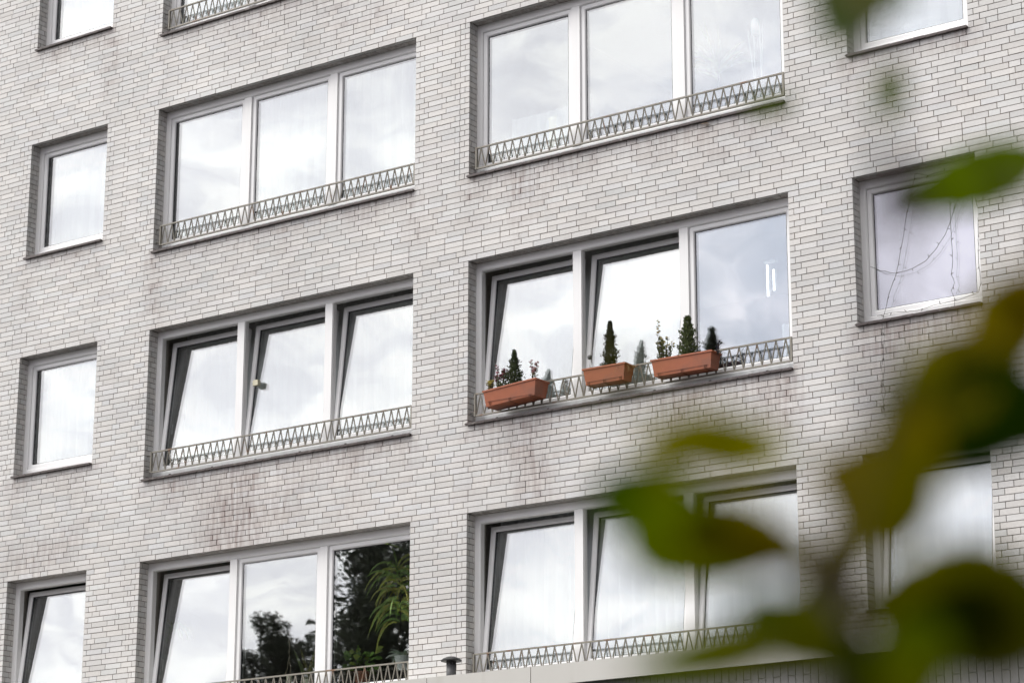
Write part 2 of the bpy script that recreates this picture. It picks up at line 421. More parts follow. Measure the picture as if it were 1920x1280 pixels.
    # returns in the window jambs and their beds
for cname, k, x0, x1, zs, zh in OPEN:
    ra, rb = round(zs/BH), round(zh/BH)
    for r in range(ra, rb):
        par = r % 2; z0, z1 = r*BH+JT, (r+1)*BH-JT; d = .045 if par else .105
        brick(x0-.05, x0, d+.009, YF+.02, z0, z1); brick(x1, x1+.05, d+.009, YF+.02, z0, z1)
    bed([(x0-.007, .01, zs), (x0-.007, YF+.02, zs), (x0-.007, YF+.02, zh), (x0-.007, .01, zh)])
    bed([(x1+.007, YF+.02, zs), (x1+.007, .01, zs), (x1+.007, .01, zh), (x1+.007, YF+.02, zh)])
    x = x0                                     # soffit: upright tiles behind the lowest stretchers
    while x < x1-.02:
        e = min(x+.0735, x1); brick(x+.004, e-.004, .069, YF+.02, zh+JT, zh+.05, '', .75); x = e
    bed([(x0, .01, zh+.012), (x1, .01, zh+.012), (x1, YF+.02, zh+.012), (x0, YF+.02, zh+.012)])
bw.fa = {'tone': tone, 'hue': hue}; bw.va = {'stain': stain}
bw.build('brick_wall', [M_BRICK, M_MORTAR], bld)

# ---- structural wall behind the bricks, rooms and floors
iw = MB()
xs = sorted({XW0, XW1} | {c for v in COLS.values() for c in v}); zs_ = sorted({-5.0, 7.0} | {o[4] for o in OPEN} | {o[5] for o in OPEN})
for i in range(len(xs)-1):
    for j in range(len(zs_)-1):
        xc, zc = (xs[i]+xs[i+1])/2, (zs_[j]+zs_[j+1])/2
        if any(o[2] < xc < o[3] and o[4] < zc < o[5] for o in OPEN): continue
        a = xs[i] + (.002 if False else 0)
        iw.box(xs[i], xs[i+1], YF+.03, .34, zs_[j], zs_[j+1], 0)
iw.build('inner_wall', M_ROOM, bld)
rm = MB()
for k in range(5):
    z = (2-k)*H + .95-.55*0
    rm.box(XW0, XW1, .345, 5.0, z-.02-.22, z-.02, 1 if False else 0)
for x in (-5.2, -.42, 4.24, 8.85, 14.0): rm.box(x, x+.15, .345, 4.99, -8.5, 7.0, 0)
rm.box(XW0, XW1, 5.01, 5.2, -9.8, 7.0, 0)
rm.build('room_walls', M_ROOM, bld)
sh = MB(); sh.box(XW0, XW1, -.02, 5.25, 7.02, 7.25, 0); sh.build('roof', M_FASCIA, bld)
lw_ = MB(); lw_.box(XW0, XW1, .02, 5.0, ZG, -5.01, 0); lw_.build('base_wall', M_ROOM, bld)

# ---- windows
def window(cname, k, x0, x1, zs, zh, tilts, label=None):
    n = len(tilts); zb = zs+.028; e = .006
    X0, X1 = x0-e, x1+e
    m = MB(); y = YF
    prof = [(0, y), (.064, y), (.074, y+.010), (.074, y+.072), (0, y+.072)]
    wb = (.112/.074) if n > 1 else (.100/.074)
    m.ring(X0, X1, zb, zh, prof, (1, 1, wb, .088/.074))
    fr = m.build('window', M_PVC, bld)
    if label: fr['label'] = label
    IB, IT = zb+.074*wb, zh-.088
    sm = MB()                                   # sill of narrow glazed tiles
    x = x0-.0
    while x < x1-.02:
        q = min(x+.1217, x1); dz = RND.uniform(-.0012, .0012)
        sm.box(x+.003, q-.003, -.038+RND.uniform(-.002, .002), .215, zs-.004+dz, zs+.020+dz, 0)
        sm.tube([(x+.0005, -.040, zs+.008), (x+.0005, -.034, zs+.008)], .009, 8)
        x = q
    sm.build('window_sill', M_SILL, fr)
    wid = (x1-x0)/n
    edges = [X0+.074]
    for i in range(1, n):
        xm = x0+wid*i + (.01 if i == 1 else -.01)*0
        mm = MB(); mm.box(xm-.052, xm+.052, y-.004, y+.072, IB, IT); mm.box(xm-.058, xm-.0525, y+.010, y+.06, IB, IT); mm.box(xm+.0525, xm+.058, y+.010, y+.06, IB, IT)
        mm.build('mullion', M_PVC, fr); edges += [xm-.058, xm+.058]
    edges.append(X1-.074)
    if n > 1:                                   # flat galvanised weather strip with its screws
        st = MB(); st.box(x0+.012, x1-.012, y-.014, y-.001, zb+.002, zb+.082)
        for q in range(2*n):
            xx = x0+wid*(q/2+.22); st.obox((xx, y-.0155, zb+.048), ((1,0,0),(0,1,0),(0,.0,1)), (.014, .0022, .0045), 1)
        st.build('weather_strip', [M_STRIP, M_DARK], fr)
    else:
        for q in (.3, .7):
            st = MB(); st.box(x0+(x1-x0)*q-.014, x0+(x1-x0)*q+.014, y-.004, y+.001, zb+.03, zb+.038)
            st.build('drain_slot', M_DARK, fr)
    for i, tl in enumerate(tilts):
        a, b = edges[2*i]+.004, edges[2*i+1]-.004; c, d = IB+.004, IT-.004; ys = y+.016
        an = math.radians(tl); ca, sa = math.cos(an), math.sin(an); py, pz = ys+.03, c
        wob = RND.uniform(-.0035, .0035) ; wob2 = RND.uniform(-.0025, .0025)
        def tf(X, Y, Z):
            dy, dz = Y-py, Z-pz; return (X, py+dy*ca+dz*sa, pz-dy*sa+dz*ca)
        s = MB(); s.ring(a, b, c, d, [(0, ys), (.038, ys), (.046, ys+.004), (.054, ys+.016), (.054, ys+.066), (0, ys+.066)])
        s.xform(tf); sh_ = s.build('sash', M_SASH, fr)
        g = MB(); g.ring(a, b, c, d, [(.0545, ys+.016), (.0595, ys+.018), (.0595, ys+.046), (.0545, ys+.048)])
        g.xform(tf); g.build('gasket', M_GASKET, fr)
        p = MB(); p.box(a+.057, b-.057, ys+.022, ys+.044, c+.057, d-.057)
        p.xform(lambda X, Y, Z: (X, Y+(X-a)*wob+(Z-c)*wob2*.6, Z)); p.xform(tf); p.build('pane', M_GLASS, fr)
        h = MB(); hx = a+.027; hz = c+.38*(d-c)
        h.box(hx-.014, hx+.014, ys+.067, ys+.080, hz-.04, hz+.04); h.tube([(hx, ys+.075, hz), (hx, ys+.118, hz), (hx, ys+.122, hz-.12)], [.009, .009, .008], 8)
        h.xform(tf); h.build('handle', M_WHITE, fr)
    return fr

TILT = {('A',3):[6.3], ('B',2):[6.3,6.3,6.3], ('B',3):[6.3,0,0], ('C',2):[6.3,6.3,0], ('C',3):[6.3,6.3,6.3], ('D',3):[6.3]}
for cname, k, x0, x1, zs, zh in OPEN:
    if k == 0 and cname in 'D': pass
    window(cname, k, x0, x1, zs, zh, TILT.get((cname, k), [0]*(3 if cname in 'BC' else 1)))

# ---- zigzag balconet railings in the triple windows
def railing(x0, x1, zh):
    m = MB(); yr = .06; a, b = x0+.060, x1-.045; zt, zb = zh-1.468, zh-1.703
    m.box(a, b, yr-.010, yr+.010, zt-.008, zt+.008); m.box(a, b, yr-.010, yr+.010, zb-.008, zb+.008)
    for x in (a, b): m.box(x-.009, x+.009, yr-.014, yr+.014, zb-.005, zt+.006)
    n = round((b-a-.03)/.1045); st = (b-a-.03)/n
    for i in range(n):
        xa = a+.012+st*i; j = RND.uniform(-.009, .009)
        m.tube([(xa, yr, zb+.004), (xa+st/2+j, yr, zt-.004)], .0070, 6, 0, False); m.tube([(xa+st/2+j, yr, zt-.004), (xa+st, yr, zb+.004)], .0070, 6, 0, False)
    r = m.build('window_railing', M_RAIL, bld)
    for x, w in ((a, x0), (b, x1)):
        for z in (zt-.035, zb+.035):
            q = MB(); q.tube([(x, yr, z), (w-.004 if w == x0 else w+.004, yr+.0, z)], .0075, 8); q.lathe((0,0,0), [(.001, 0), (.001, .0005)], 4) if False else None
            q.build('bracket', M_RAIL, r)
for cname, k, x0, x1, zs, zh in OPEN:
    if cname in 'BC': railing(x0, x1, zh)

# ------------------------------------------------------------------ curtains and blinds behind the glass
def drape(x0, x1, z0, z1, y, amp, wl, mat_, label, hem=0, seed=1, group='white curtains behind the windows', gather=0):
    r = random.Random(seed); m = MB(); nx = int((x1-x0)/.018); nz = 10; ph = [r.uniform(0, 6.28) for _ in range(4)]
    for i in range(nx+1):
        u = i/nx; x = x0+(x1-x0)*u
        f = math.sin(2*math.pi*x/wl+ph[0]+1.2*math.sin(2*math.pi*x/.9+ph[1])) + .45*math.sin(2*math.pi*x/(wl*.43)+ph[2])
        for j in range(nz+1):
            t = j/nz; zb = z0 + (hem*abs(math.sin(math.pi*x/.16)) if hem else 0)
            sw = gather*math.sin(math.pi*t)*(u-.5)
            m.v.append((x+sw+.012*math.sin(3*t+ph[3]), y+amp*f*(.55+.45*(1-t))+.01*math.sin(4*t+x*2), zb+(z1-zb)*t))
    for i in range(nx):
        for j in range(nz):
            a = i*(nz+1)+j; m.f.append((a, a+nz+1, a+nz+2, a+1)); m.m.append(0)
    c = m.build('curtain', mat_, None, True, ((x0+x1)/2, y, z0))
    return tag(c, label, 'curtain', group)
A, B, Cc, D = (COLS[q] for q in 'ABCD')
def zz(k, big=True): zh = (2-k)*H; return zh-(HB if big else HS), zh
YC, YT = .44, .62
z0, z1 = zz(0, False); drape(A[0]+.05, A[1]-.05, z0-.2, z1+.1, YC, .03, .16, M_DRAPE, 'white pleated curtain behind the topmost small window at upper left', seed=2)
z0, z1 = zz(1, False); drape(A[0]+.05, A[1]-.05, z0-.2, z1+.1, YC, .025, .22, M_NET, 'white net curtain behind the upper of two fully seen small closed windows at left', seed=3)
z0, z1 = zz(2, False); drape(A[0]+.05, A[1]-.05, z0+.16, z1+.1, YC, .03, .13, M_NET, 'short white net curtain behind the small closed window above the tilted lower left one', hem=.05, seed=4)
z0, z1 = zz(0); drape(B[0]+.05, B[1]-.05, z0-.2, z1+.1, YC, .03, .15, M_DRAPE, 'white curtain behind the railing of the triple window cut by the top edge', seed=5)
z0, z1 = zz(1); drape(B[0]+1.15, B[1]-.04, z0-.2, z1+.1, YC, .03, .2, M_NET, 'white lace curtain behind the closed triple window at upper left', seed=6)
z0, z1 = zz(2); drape(B[0]+.04, B[1]-.04, z0+.23, z1+.1, YT, .03, .17, M_NET, 'white net curtain with scalloped hem behind the left window with three tilted sashes', hem=.06, seed=7)
z0, z1 = zz(1); drape(Cc[0]+.25, Cc[0]+1.1, z0-.2, z0+.75, YC, .02, .12, M_NET, 'low white cafe curtain beside the cream vase in the upper triple window', seed=8)
z0, z1 = zz(2); drape(Cc[0]+.08, Cc[0]+2.45, z0+.1, z1+.1, YT, .02, .3, M_NET, 'white net curtain behind the two tilted sashes above the terracotta planters', seed=9)
drape(Cc[1]-.35, Cc[1]-.05, z0+.05, z0+.62, YC, .03, .08, M_DRAPE, 'narrow white lace curtain bunched at the right end of the planter window', seed=10)
z0, z1 = zz(3); drape(Cc[0]+.02, Cc[1]-.02, z0-.2, z1+.1, YT, .055, .13, M_DRAPE, 'full white curtain behind the lowest triple window above the pale fascia', seed=11)
z0, z1 = zz(3, False); drape(D[0]+.02, D[1]-.02, z0-.2, z1+.1, YT, .065, .14, M_DRAPE, 'white gathered curtain behind the tilted small window at lower right', seed=12, gather=.12)
z0, z1 = zz(1, False); drape(D[0]+.05, D[1]-.05, z0+.1, z1+.1, YC, .02, .24, M_NET, 'white net curtain behind the small window at the top right corner', seed=13)
z0, z1 = zz(2, False)
bt = thing('venetian_blind', 'lilac grey venetian blind behind the small window hung with string lights', 'blind', ((D[0]+D[1])/2, .29, z0))
bb = MB(); zc = z0+.06
while zc < z1-.05:
    bb.obox(((D[0]+D[1])/2, .29, zc), ((1,0,0), (0,.45,-.89), (0,.89,.45)), ((D[1]-D[0])/2-.06, .0145, .0012)); zc += .024
bb.build('slat', M_BLIND, bt)
hr = MB(); hr.box(D[0]+.06, D[1]-.06, .27, .31, z1-.045, z1-.005); hr.build('headrail', M_WHITE, bt)
for xx in (D[0]+.35, D[1]-.35):
    q = MB(); q.tube([(xx, .268, z0+.05), (xx, .268, z1-.04)], .0018, 5); q.build('cord', M_WHITE, bt)

# ------------------------------------------------------------------ flat roofed annex below
YA = -.6
an = thing('annex', 'flat roofed annex with a pale fascia and grey upright wall tiles below it', 'building', (5, YA, ZG))
m = MB(); m.box(-5.2, 14.2, YA+.03, -.002, -4.70, -4.545); m.build('roof', M_FASCIA, an)
m = MB(); xj = at(995, 1262, YA)[0]; js = sorted([-5.2, 14.2, xj, at(800, 1275, YA)[0], xj-3.0, xj-5.5, xj+5.6])
for a, b in zip(js, js[1:]): m.box(a+.004, b-.004, YA, YA+.028, -4.722, -4.526)
m.build('fascia', M_FASCIA, an)
m = MB(); m.box(-5.2, 14.2, YA+.14, -.002, ZG, -4.705, 1)
x = -5.2; i = 0
while x < 14.1:
    if x > 2:
        z = -4.712 - (.125 if i % 2 else 0)
        zt = -4.712
        while zt > -6.4:
            lo = z if (zt == -4.712 and i % 2) else zt-.25
            m.box(x+.003, x+.075, YA+.128, YA+.145, lo+.004, zt-.004 if zt < -4.713 else zt-.001, 0, 'b'); zt = lo
    x += .078; i += 1
m.build('tiled_wall', [M_TILE, M_GROUT], an)

vp = at(846, 1263, YA+.35)
vt = thing('vent_pipe', 'short grey roof vent pipe with a black mushroom cap beside the brick pier', 'vent', (vp[0], vp[1], -4.545))
m = MB(); m.lathe((vp[0], vp[1], -4.545), [(.050, .0), (.050, .185), (.042, .185), (.042, .06)], 24); m.build('pipe', M_PIPE, vt, True)
m = MB(); m.lathe((vp[0], vp[1], -4.545), [(.034, .17), (.034, .23), (.105, .222), (.108, .232), (.085, .252), (.045, .268), (.006, .274)], 28)
for q in range(10):
    t = q*.628; m.box(vp[0]+.045*math.cos(t)-.004, vp[0]+.045*math.cos(t)+.004, vp[1]+.045*math.sin(t)-.004, vp[1]+.045*math.sin(t)+.004, -4.365, -4.318)
m.build('cap', M_CAP, vt)

# ------------------------------------------------------------------ planters on the railing and what grows in them
def planter(pl, pr, label, wt=.19):
    """pl, pr: pixels of the front top rim's two ends"""
    Yp = .052-wt
    a, b = at(*pl, Yp), at(*pr, Yp); x0, x1 = a[0], b[0]; zt = (a[2]+b[2])/2
    slope = (b[2]-a[2])/(x1-x0)
    t = thing('flower_box', label, 'flower box', ((x0+x1)/2, Yp+.08, zt-.16), 'terracotta flower boxes hung on the railing')
    def blk(m, e0, e1, yf, yb, z0, z1, ins=0):
        pass
    m = MB(); hh = .172; th = .006
    def loop(ix, y0, y1, z): return [(x0+ix, y0, z), (x1-ix, y0, z), (x1-ix, y1, z), (x0+ix, y1, z)]
    rings = [loop(.035, Yp+.022, Yp+wt-.022, zt-hh), loop(.012, Yp+.005, Yp+wt-.005, zt-.016), loop(.000, Yp-.004, Yp+wt+.004, zt-.016), loop(0, Yp-.004, Yp+wt+.004, zt), loop(.012, Yp+.006, Yp+wt-.006, zt), loop(.022, Yp+.012, Yp+wt-.012, zt-.03)]
    base = len(m.v)
    for rg in rings: m.v += rg
    for i in range(len(rings)-1):
        for j in range(4):
            j2 = (j+1) % 4; m.f.append((base+4*i+j, base+4*i+j2, base+4*i+4+j2, base+4*i+4+j)); m.m.append(0)
    m.f.append((base+3, base+2, base+1, base)); m.m.append(0)
    m.xform(lambda X, Y, Z: (X, Y, Z+slope*(X-(x0+x1)/2)))
    m.build('trough', M_TERRA, t)
    s = MB(); s.box(x0+.02, x1-.02, Yp+.012, Yp+wt-.012, zt-.05, zt-.028, 0); s.build('soil', M_SOIL, t)
    for q in (.13, .5, .87):
        w = MB(); xx = x0+(x1-x0)*q; yb = Yp+.02
        w.tube([(xx-.010, yb-.006, zt-hh+.035), (xx-.010, yb-.003, zt-hh-.002), (xx+.010, yb-.003, zt-hh-.002), (xx+.010, yb-.006, zt-hh+.035)], .0028, 5)
        w.tube([(xx, yb-.003, zt-hh-.004), (xx, yb+.13, zt-hh-.006), (xx, yb+.13, zt-.1)], .003, 5)
        w.build('bracket', M_CLIP, t)
    w = MB(); w.tube([(x0+.06, Yp+.014, zt-hh+.030), (x1-.06, Yp+.014, zt-hh+.030)], .0022, 5); w.build('support_wire', M_CLIP, t)
    return x0, x1, Yp+wt/2, zt-.03, slope
P1 = planter((904, 733), (1005, 707), 'leftmost of the three terracotta flower boxes, with pink flowers beside a small conifer', .25)
P2 = planter((1091, 692), (1172, 678), 'middle terracotta flower box, the shortest, with dry grass and a slim dark conifer')
P3 = planter((1219, 675), (1335, 655), 'rightmost terracotta flower box, with a leafy bush and a bright green conifer')

def conifer(px, py_base, hgt, rad, p, label, cols, seed, shape=1.0, n=900, lean=0.0):
    r = random.Random(seed); x = at(px, py_base, p[2])[0]; z = p[3]
    t = thing('dwarf_conifer', label, 'shrub', (x, p[2], z), 'dwarf conifers in the flower boxes')
    b = LB()
    for i in range(n):
        h = r.random()**1.15; rr = rad*((1-h)**shape)*(1+.22*math.sin(h*17+seed)+.18*math.sin(h*41+2*seed))*r.random()**.6+.003
        if h < .1: rr *= .5+5*h
        th = r.uniform(0, 6.283); rr *= 1+.30*math.sin(4*th+h*31+seed)+.2*math.sin(7*th-h*53)+(.45 if r.random() < .06 else 0); c = np.array((x+lean*h*hgt+rr*math.cos(th), p[2]+rr*math.sin(th), z+h*hgt+(.02*r.random() if h > .9 else 0)))
        u = np.array((math.cos(th)*.7, math.sin(th)*.3, r.uniform(.3, 1.5))); nn = np.array((r.uniform(-.8, .8), -1, r.uniform(-.8, .8)))
        co = r.choice(cols); k = r.uniform(.7, 1.3)
        b.leaf(c, u, nn, r.uniform(.016, .032), r.uniform(.009, .015), tuple(q*k for q in co), seg=2)
    b.fin('foliage', M_LEAF, t, False)
    s = MB(); s.tube([(x, p[2], z-.02), (x+lean*hgt*.5, p[2], z+hgt*.5), (x+lean*hgt*.95, p[2], z+hgt*.95)], [.006, .004, .0015], 6); s.build('trunk', M_BARK, t)
conifer(964, 705, .40, .10, P1, 'small mid green conifer standing in the leftmost flower box', [(.034,.05,.014),(.022,.034,.010),(.055,.068,.022)], 1, .9, 2300)
conifer(1144, 683, .49, .074, P2, 'slim dark brownish conifer standing in the middle flower box', [(.024,.028,.014),(.016,.02,.010),(.036,.034,.017)], 2, .75, 2700)
conifer(1290, 665, .42, .088, P3, 'bushy bright green conifer standing in the rightmost flower box', [(.06,.085,.022),(.04,.055,.015),(.10,.12,.04)], 3, .55, 2800)

def flowering(px, pyb, p, hgt, label, flower, n, seed, spread=.05, leafc=(.06, .07, .03), name='flowering_plant', fl=10, spike=True):
    r = random.Random(seed); x = at(px, pyb, p[2])[0]; z = p[3]
    t = thing(name, label, 'flower', (x, p[2], z), 'small plants in the flower boxes')
    s = MB(); b = LB(); f = LB()
    for i in range(n):
        a = r.uniform(-1, 1); h = hgt*r.uniform(.55, 1.0); x1 = x+a*spread; y1 = p[2]+r.uniform(-.03, .03)
        pts = [(x+a*spread*.3, y1, z), (x+a*spread*.7+r.uniform(-.01, .01), y1, z+h*.5), (x1+r.uniform(-.015, .015), y1, z+h)]
        s.tube(pts, [.0032, .0026, .0018], 5)
        for q in range(int(14*h/.25)):
            tq = r.uniform(.05, .95); c = np.array(pts[0])*(1-tq)+np.array(pts[2])*tq; th = r.uniform(0, 6.28)
            k = r.uniform(.6, 1.5); b.leaf(c, (math.cos(th), math.sin(th), .7), (r.uniform(-1,1), -1, r.uniform(-.5,.5)), r.uniform(.022, .040), r.uniform(.011, .018), tuple(w*k for w in leafc), seg=3)
        if flower:
            for q in range(fl):
                tt = r.uniform(.72, 1.04) if spike else r.uniform(.9, 1.05)
                c = np.array(pts[1])*(1-(tt*2-1))+np.array(pts[2])*(tt*2-1); th = r.uniform(0, 6.28); k = r.uniform(.7, 1.2)
                f.leaf(c, (math.cos(th), math.sin(th), .4), (r.uniform(-1,1), r.uniform(-1,1), 1), .028, .026, tuple(w*k for w in r.choice(flower)), seg=3)
    s.build('stem', M_BARK, t); b.fin('leaves', M_LEAF, t, False)
    if flower: f.fin('blossom', M_LEAF, t, False)
flowering(938, 715, P1, .27, 'dusky pink heather in the left end of the leftmost flower box', [(.28,.10,.13),(.36,.16,.18),(.2,.07,.1)], 12, 5, .085, (.10,.11,.05))
flowering(920, 722, P1, .15, 'yellowing leafy plant in the far left corner of the leftmost flower box', [(.5,.42,.12)], 9, 6, .04, (.20,.17,.05), fl=3, spike=False)
flowering(1000, 705, P1, .27, 'pale pink flower spike right of the small conifer in the leftmost flower box', [(.45,.25,.26),(.5,.34,.32)], 5, 7, .03, (.16,.15,.07), fl=16)
flowering(1246, 672, P3, .30, 'leafy yellow green bush in the left half of the rightmost flower box', [(.5,.42,.15)], 22, 8, .09, (.085,.10,.035), fl=2, spike=False)
flowering(1238, 672, P3, .60, 'single tall thin sprig leaning up from the rightmost flower box', [(.5,.4,.2)], 1, 9, -.07, (.13,.13,.05), fl=14)
flowering(1345, 660, P3, .17, 'small dark bluish plant at the right end of the rightmost flower box', None, 5, 10, .03, (.03,.035,.05))
g = LB(); r = random.Random(4); gx = at(1168, 682, P2[2])[0]
for i in range(70):
    th = r.uniform(0, 6.28); k = r.uniform(.7, 1.2); g.strap((gx+r.uniform(-.09, .07), P2[2]+r.uniform(-.05, .05), P2[3]), (math.cos(th)*.7, math.sin(th)*.7-.3, .9), r.uniform(.07, .17), .0035, tuple(q*k for q in (.34, .22, .10)), grav=2.2, seg=6)
tag(g.fin('dry_grass', M_LEAF, None, False, (gx, P2[2], P2[3])), 'dry straw coloured grass drooping over the right end of the middle flower box', 'grass')
# sprinkler-like garden light left in the middle box
sx = at(1108, 690, P2[2])
t = thing('solar_light', 'small grey round headed garden light leaning in the middle flower box', 'garden light', (sx[0], P2[2], P2[3]))
m = MB(); m.tube([(sx[0]+.025, P2[2], P2[3]), (sx[0]-.012, P2[2], P2[3]+.16)], .007, 8); m.build('stem', M_STRIP, t)
m = MB(); m.lathe((sx[0]-.012, P2[2], P2[3]+.15), [(.012, 0), (.024, .012), (.026, .03), (.014, .046)], 14); m.build('head', M_PIPE, t)

# ------------------------------------------------------------------ string lights at the right-hand window
sl_ = thing('string_lights', 'dark tangled string lights strung across the small window with the blind', 'string lights', ((D[0]+D[1])/2, .13, -1.5))
YS = .135
paths = [[(1762,322),(1740,329),(1717,325),(1711,349),(1699,409),(1694,439),(1686,486),(1680,516),(1667,550),(1660,583),(1654,603)],
 [(1632,500),(1650,507),(1680,513),(1710,504),(1735,490),(1755,466),(1772,440),(1782,416),(1791,388),(1800,363),(1805,340),(1800,318),(1762,322)],
 [(1779,330),(1781,365),(1782,415),(1784,450),(1786,490),(1784,515),(1790,530),(1784,545),(1790,560),(1790,575),(1786,580)],
 [(1827,355),(1834,400),(1834,450),(1835,490),(1839,530),(1835,548),(1815,555),(1795,563),(1752,572),(1720,582),(1671,586),(1645,592)],
 [(1655,606),(1653,640),(1657,662),(1653,690),(1656,715),(1653,735),(1658,752),(1655,775)],
 [(1657,606),(1658,640),(1655,662),(1659,690),(1655,715),(1660,735),(1656,752),(1660,780)]]
m = MB(); bulbs = []
for n_, pth in enumerate(paths):
    Y = YS if n_ < 4 else -.035
    pts = [at(px, py, Y) for px, py in pth]
    fine = []
    for a, b in zip(pts, pts[1:]):
        L_ = np.linalg.norm(b-a); k = max(2, int(L_/.05))
        for i in range(k): fine.append(a+(b-a)*i/k+np.array((RND.uniform(-.003, .003), RND.uniform(-.004, .004), RND.uniform(-.003, .003))))
    fine.append(pts[-1]); m.tube(fine, .0026 if n_ < 4 else .0020, 5)
    for i in range(2, len(fine)-1, 3 if n_ < 4 else 4): bulbs.append(fine[i])
m.build('cable', M_WIRE, sl_)
q = MB(); q.tube([(0, 0, 0), (.012, -.004, .004), (.028, -.008, .008)], [.0038, .0034, .002], 6); proto = q.build('bulb', M_WIRE, sl_)
o0 = world_org(sl_)
for i, p in enumerate(bulbs[:60]):
    o = proto if i == 0 else proto.copy()
    if i: COL.objects.link(o); o.parent = sl_
    if i == 0: pass
    o.data = proto.data; o.location = Vector(p)-o0; o.rotation_euler = (0, RND.uniform(-2.6, 2.6), 0)
for v in proto.data.vertices: v.co += o0        # bulb mesh was built about the world origin

# ------------------------------------------------------------------ things seen through the panes
def strap_plant(x, y, z, label, n, ln, seed, cols, stem=0.0, wd=.028, grav=1.5, up=.8, pot=None, potr=.07, name='strap_leaf_plant', yb=.25):
    r = random.Random(seed); t = thing(name, label, 'houseplant', (x, y, z), 'houseplants behind the windows')
    b = LB()
    for i in range(n):
        th = r.uniform(0, 6.28); hz = z+stem*r.uniform(.38, 1.0)
        c = r.choice(cols); k = r.uniform(.7, 1.25); c = tuple(q*k for q in c)
        b.strap((x+r.uniform(-.03, .03), y+r.uniform(-.03, .03), hz), (math.cos(th), math.sin(th)*yb, up*r.uniform(.5, 1.4)), ln*r.uniform(.6, 1.1), wd*r.uniform(.7, 1.2), c, (.30,.22,.05) if r.random() < .3 else None, grav*r.uniform(.7, 1.3))
    b.fin('foliage', M_LEAF, t, False)
    if stem:
        s = MB(); s.tube([(x, y, z), (x+.02, y, z+stem*.5), (x-.01, y, z+stem*.95)], .010, 7); s.build('stem', M_BARK, t)
    if pot:
        s = MB(); s.lathe((x, y, z-.14), [(potr*.72, 0), (potr, .15), (potr*.9, .15), (potr*.9, .13)], 20); s.build('pot', pot, t)
YP = .44
GR = [(.34,.48,.12), (.24,.38,.10), (.55,.58,.13), (.50,.46,.11)]
q = at(748, 1190, YP); strap_plant(q[0], YP, q[2]-.25, 'tall dracaena with drooping strap leaves behind the dark pane at lower left', 85, .56, 11, GR, stem=1.0, wd=.031, grav=2.2)
b3 = -2*H+2.75-HB
q = at(757, 1235, YP); strap_plant(q[0], YP, q[2]+.02, 'green and white leafed plant in a pale pot, right end of the dark pane', 26, .2, 12, [(.30,.36,.28), (.1,.16,.06), (.55,.58,.52)], wd=.035, grav=1.4, pot=M_WHITE, potr=.10)
r = random.Random(5)
def leafy(px, py, label, n, sp, seed, cols, pot):
    r = random.Random(seed); q = at(px, py, YP); x, z = q[0], q[2]
    t = thing('leafy_houseplant', label, 'houseplant', (x, YP, z), 'houseplants behind the windows'); b = LB()
    for i in range(n):
        th = r.uniform(0, 6.28); rr = sp*math.sqrt(r.random()); c = (x+rr*math.cos(th), YP+.4*rr*math.sin(th), z+r.uniform(.03, .26))
        k = r.uniform(.7, 1.3); b.leaf(c, (math.cos(th), .4*math.sin(th), r.uniform(-.2, .6)), (r.uniform(-.4,.4), -1, .6), r.uniform(.06, .11), r.uniform(.045, .075), tuple(w*k for w in r.choice(cols)), seg=5)
    b.fin('foliage', M_LEAF, t, False)
    s = MB(); s.lathe((x, YP, z-.14), [(.06, 0), (.085, .16), (.075, .16), (.075, .13)], 20); s.build('pot', pot, t)
leafy(678, 1262, 'low plant with round green leaves at the left end of the dark pane', 40, .20, 13, [(.20,.34,.07), (.14,.24,.05), (.32,.38,.08)], M_TERRA)
q = at(578, 1275, YP); strap_plant(q[0], YP, q[2], 'snake plant with upright pale edged leaves behind the lower left middle pane', 9, .42, 14, [(.12,.15,.05), (.22,.2,.07)], wd=.05, grav=.25, up=3.0, pot=M_CREAM)
q = at(318, 1160, YP+.05); strap_plant(q[0]+.02, YP+.1, q[2]-.1, 'bushy spider plant behind the tilted sash of the lower left triple window', 40, .34, 15, [(.22,.34,.10), (.30,.38,.12)], wd=.022, grav=2.4)
q = at(540, 1275, YP); t = thing('willow_twigs', 'two pale curly willow twigs in a vase left of the snake plant', 'twigs', (q[0], YP, q[2]-.15))
for dx, seed in ((-.0, 3), (.12, 8)):
    r = random.Random(seed); pts = []; x = q[0]+dx*.3
    for i in range(16):
        x += dx*.045*(1 if i > 3 else .2)+r.uniform(-.018, .018); pts.append((x, YP+r.uniform(-.01, .01), q[2]-.1+i*.043))
    m = MB(); m.tube(pts, [.006-.0003*i for i in range(16)], 6); m.build('twig', mat('pale_twig', (.42, .34, .25), .8), t, True)
m = MB(); m.lathe((q[0]+.02, YP, q[2]-.15), [(.035, 0), (.055, .08), (.03, .16), (.036, .2)], 18); m.build('vase', M_CREAM, t, True)
# upper triple window: vase, plant and tall white lamp
q = at(1042, 275, .50); t = thing('vase', 'cream straight sided vase on the inner sill of the upper triple window', 'vase', (q[0], .5, q[2]-.08))
m = MB(); m.lathe((q[0], .5, q[2]-.08), [(.05, 0), (.072, .05), (.080, .36), (.086, .40), (.076, .40), (.07, .2)], 24); m.build('body', M_CREAM, t, True)
q = at(1345, 150, .6); strap_plant(q[0], .6, q[2]-.1, 'pale leafed plant behind the right pane of the upper triple window', 26, .6, 16, [(.30,.36,.22), (.36,.4,.3)], stem=.25, wd=.03, grav=1.0, up=1.5)
q = at(1416, 55, .55); t = thing('floor_lamp', 'white lantern on slender white legs behind the right pane of the upper triple window', 'lamp', (q[0], .55, q[2]-.8))
m = MB(); m.lathe((q[0], .55, q[2]-.06), [(.040, 0), (.044, .12), (.030, .17), (.006, .18)], 20); m.build('shade', M_WHITE, t, True)
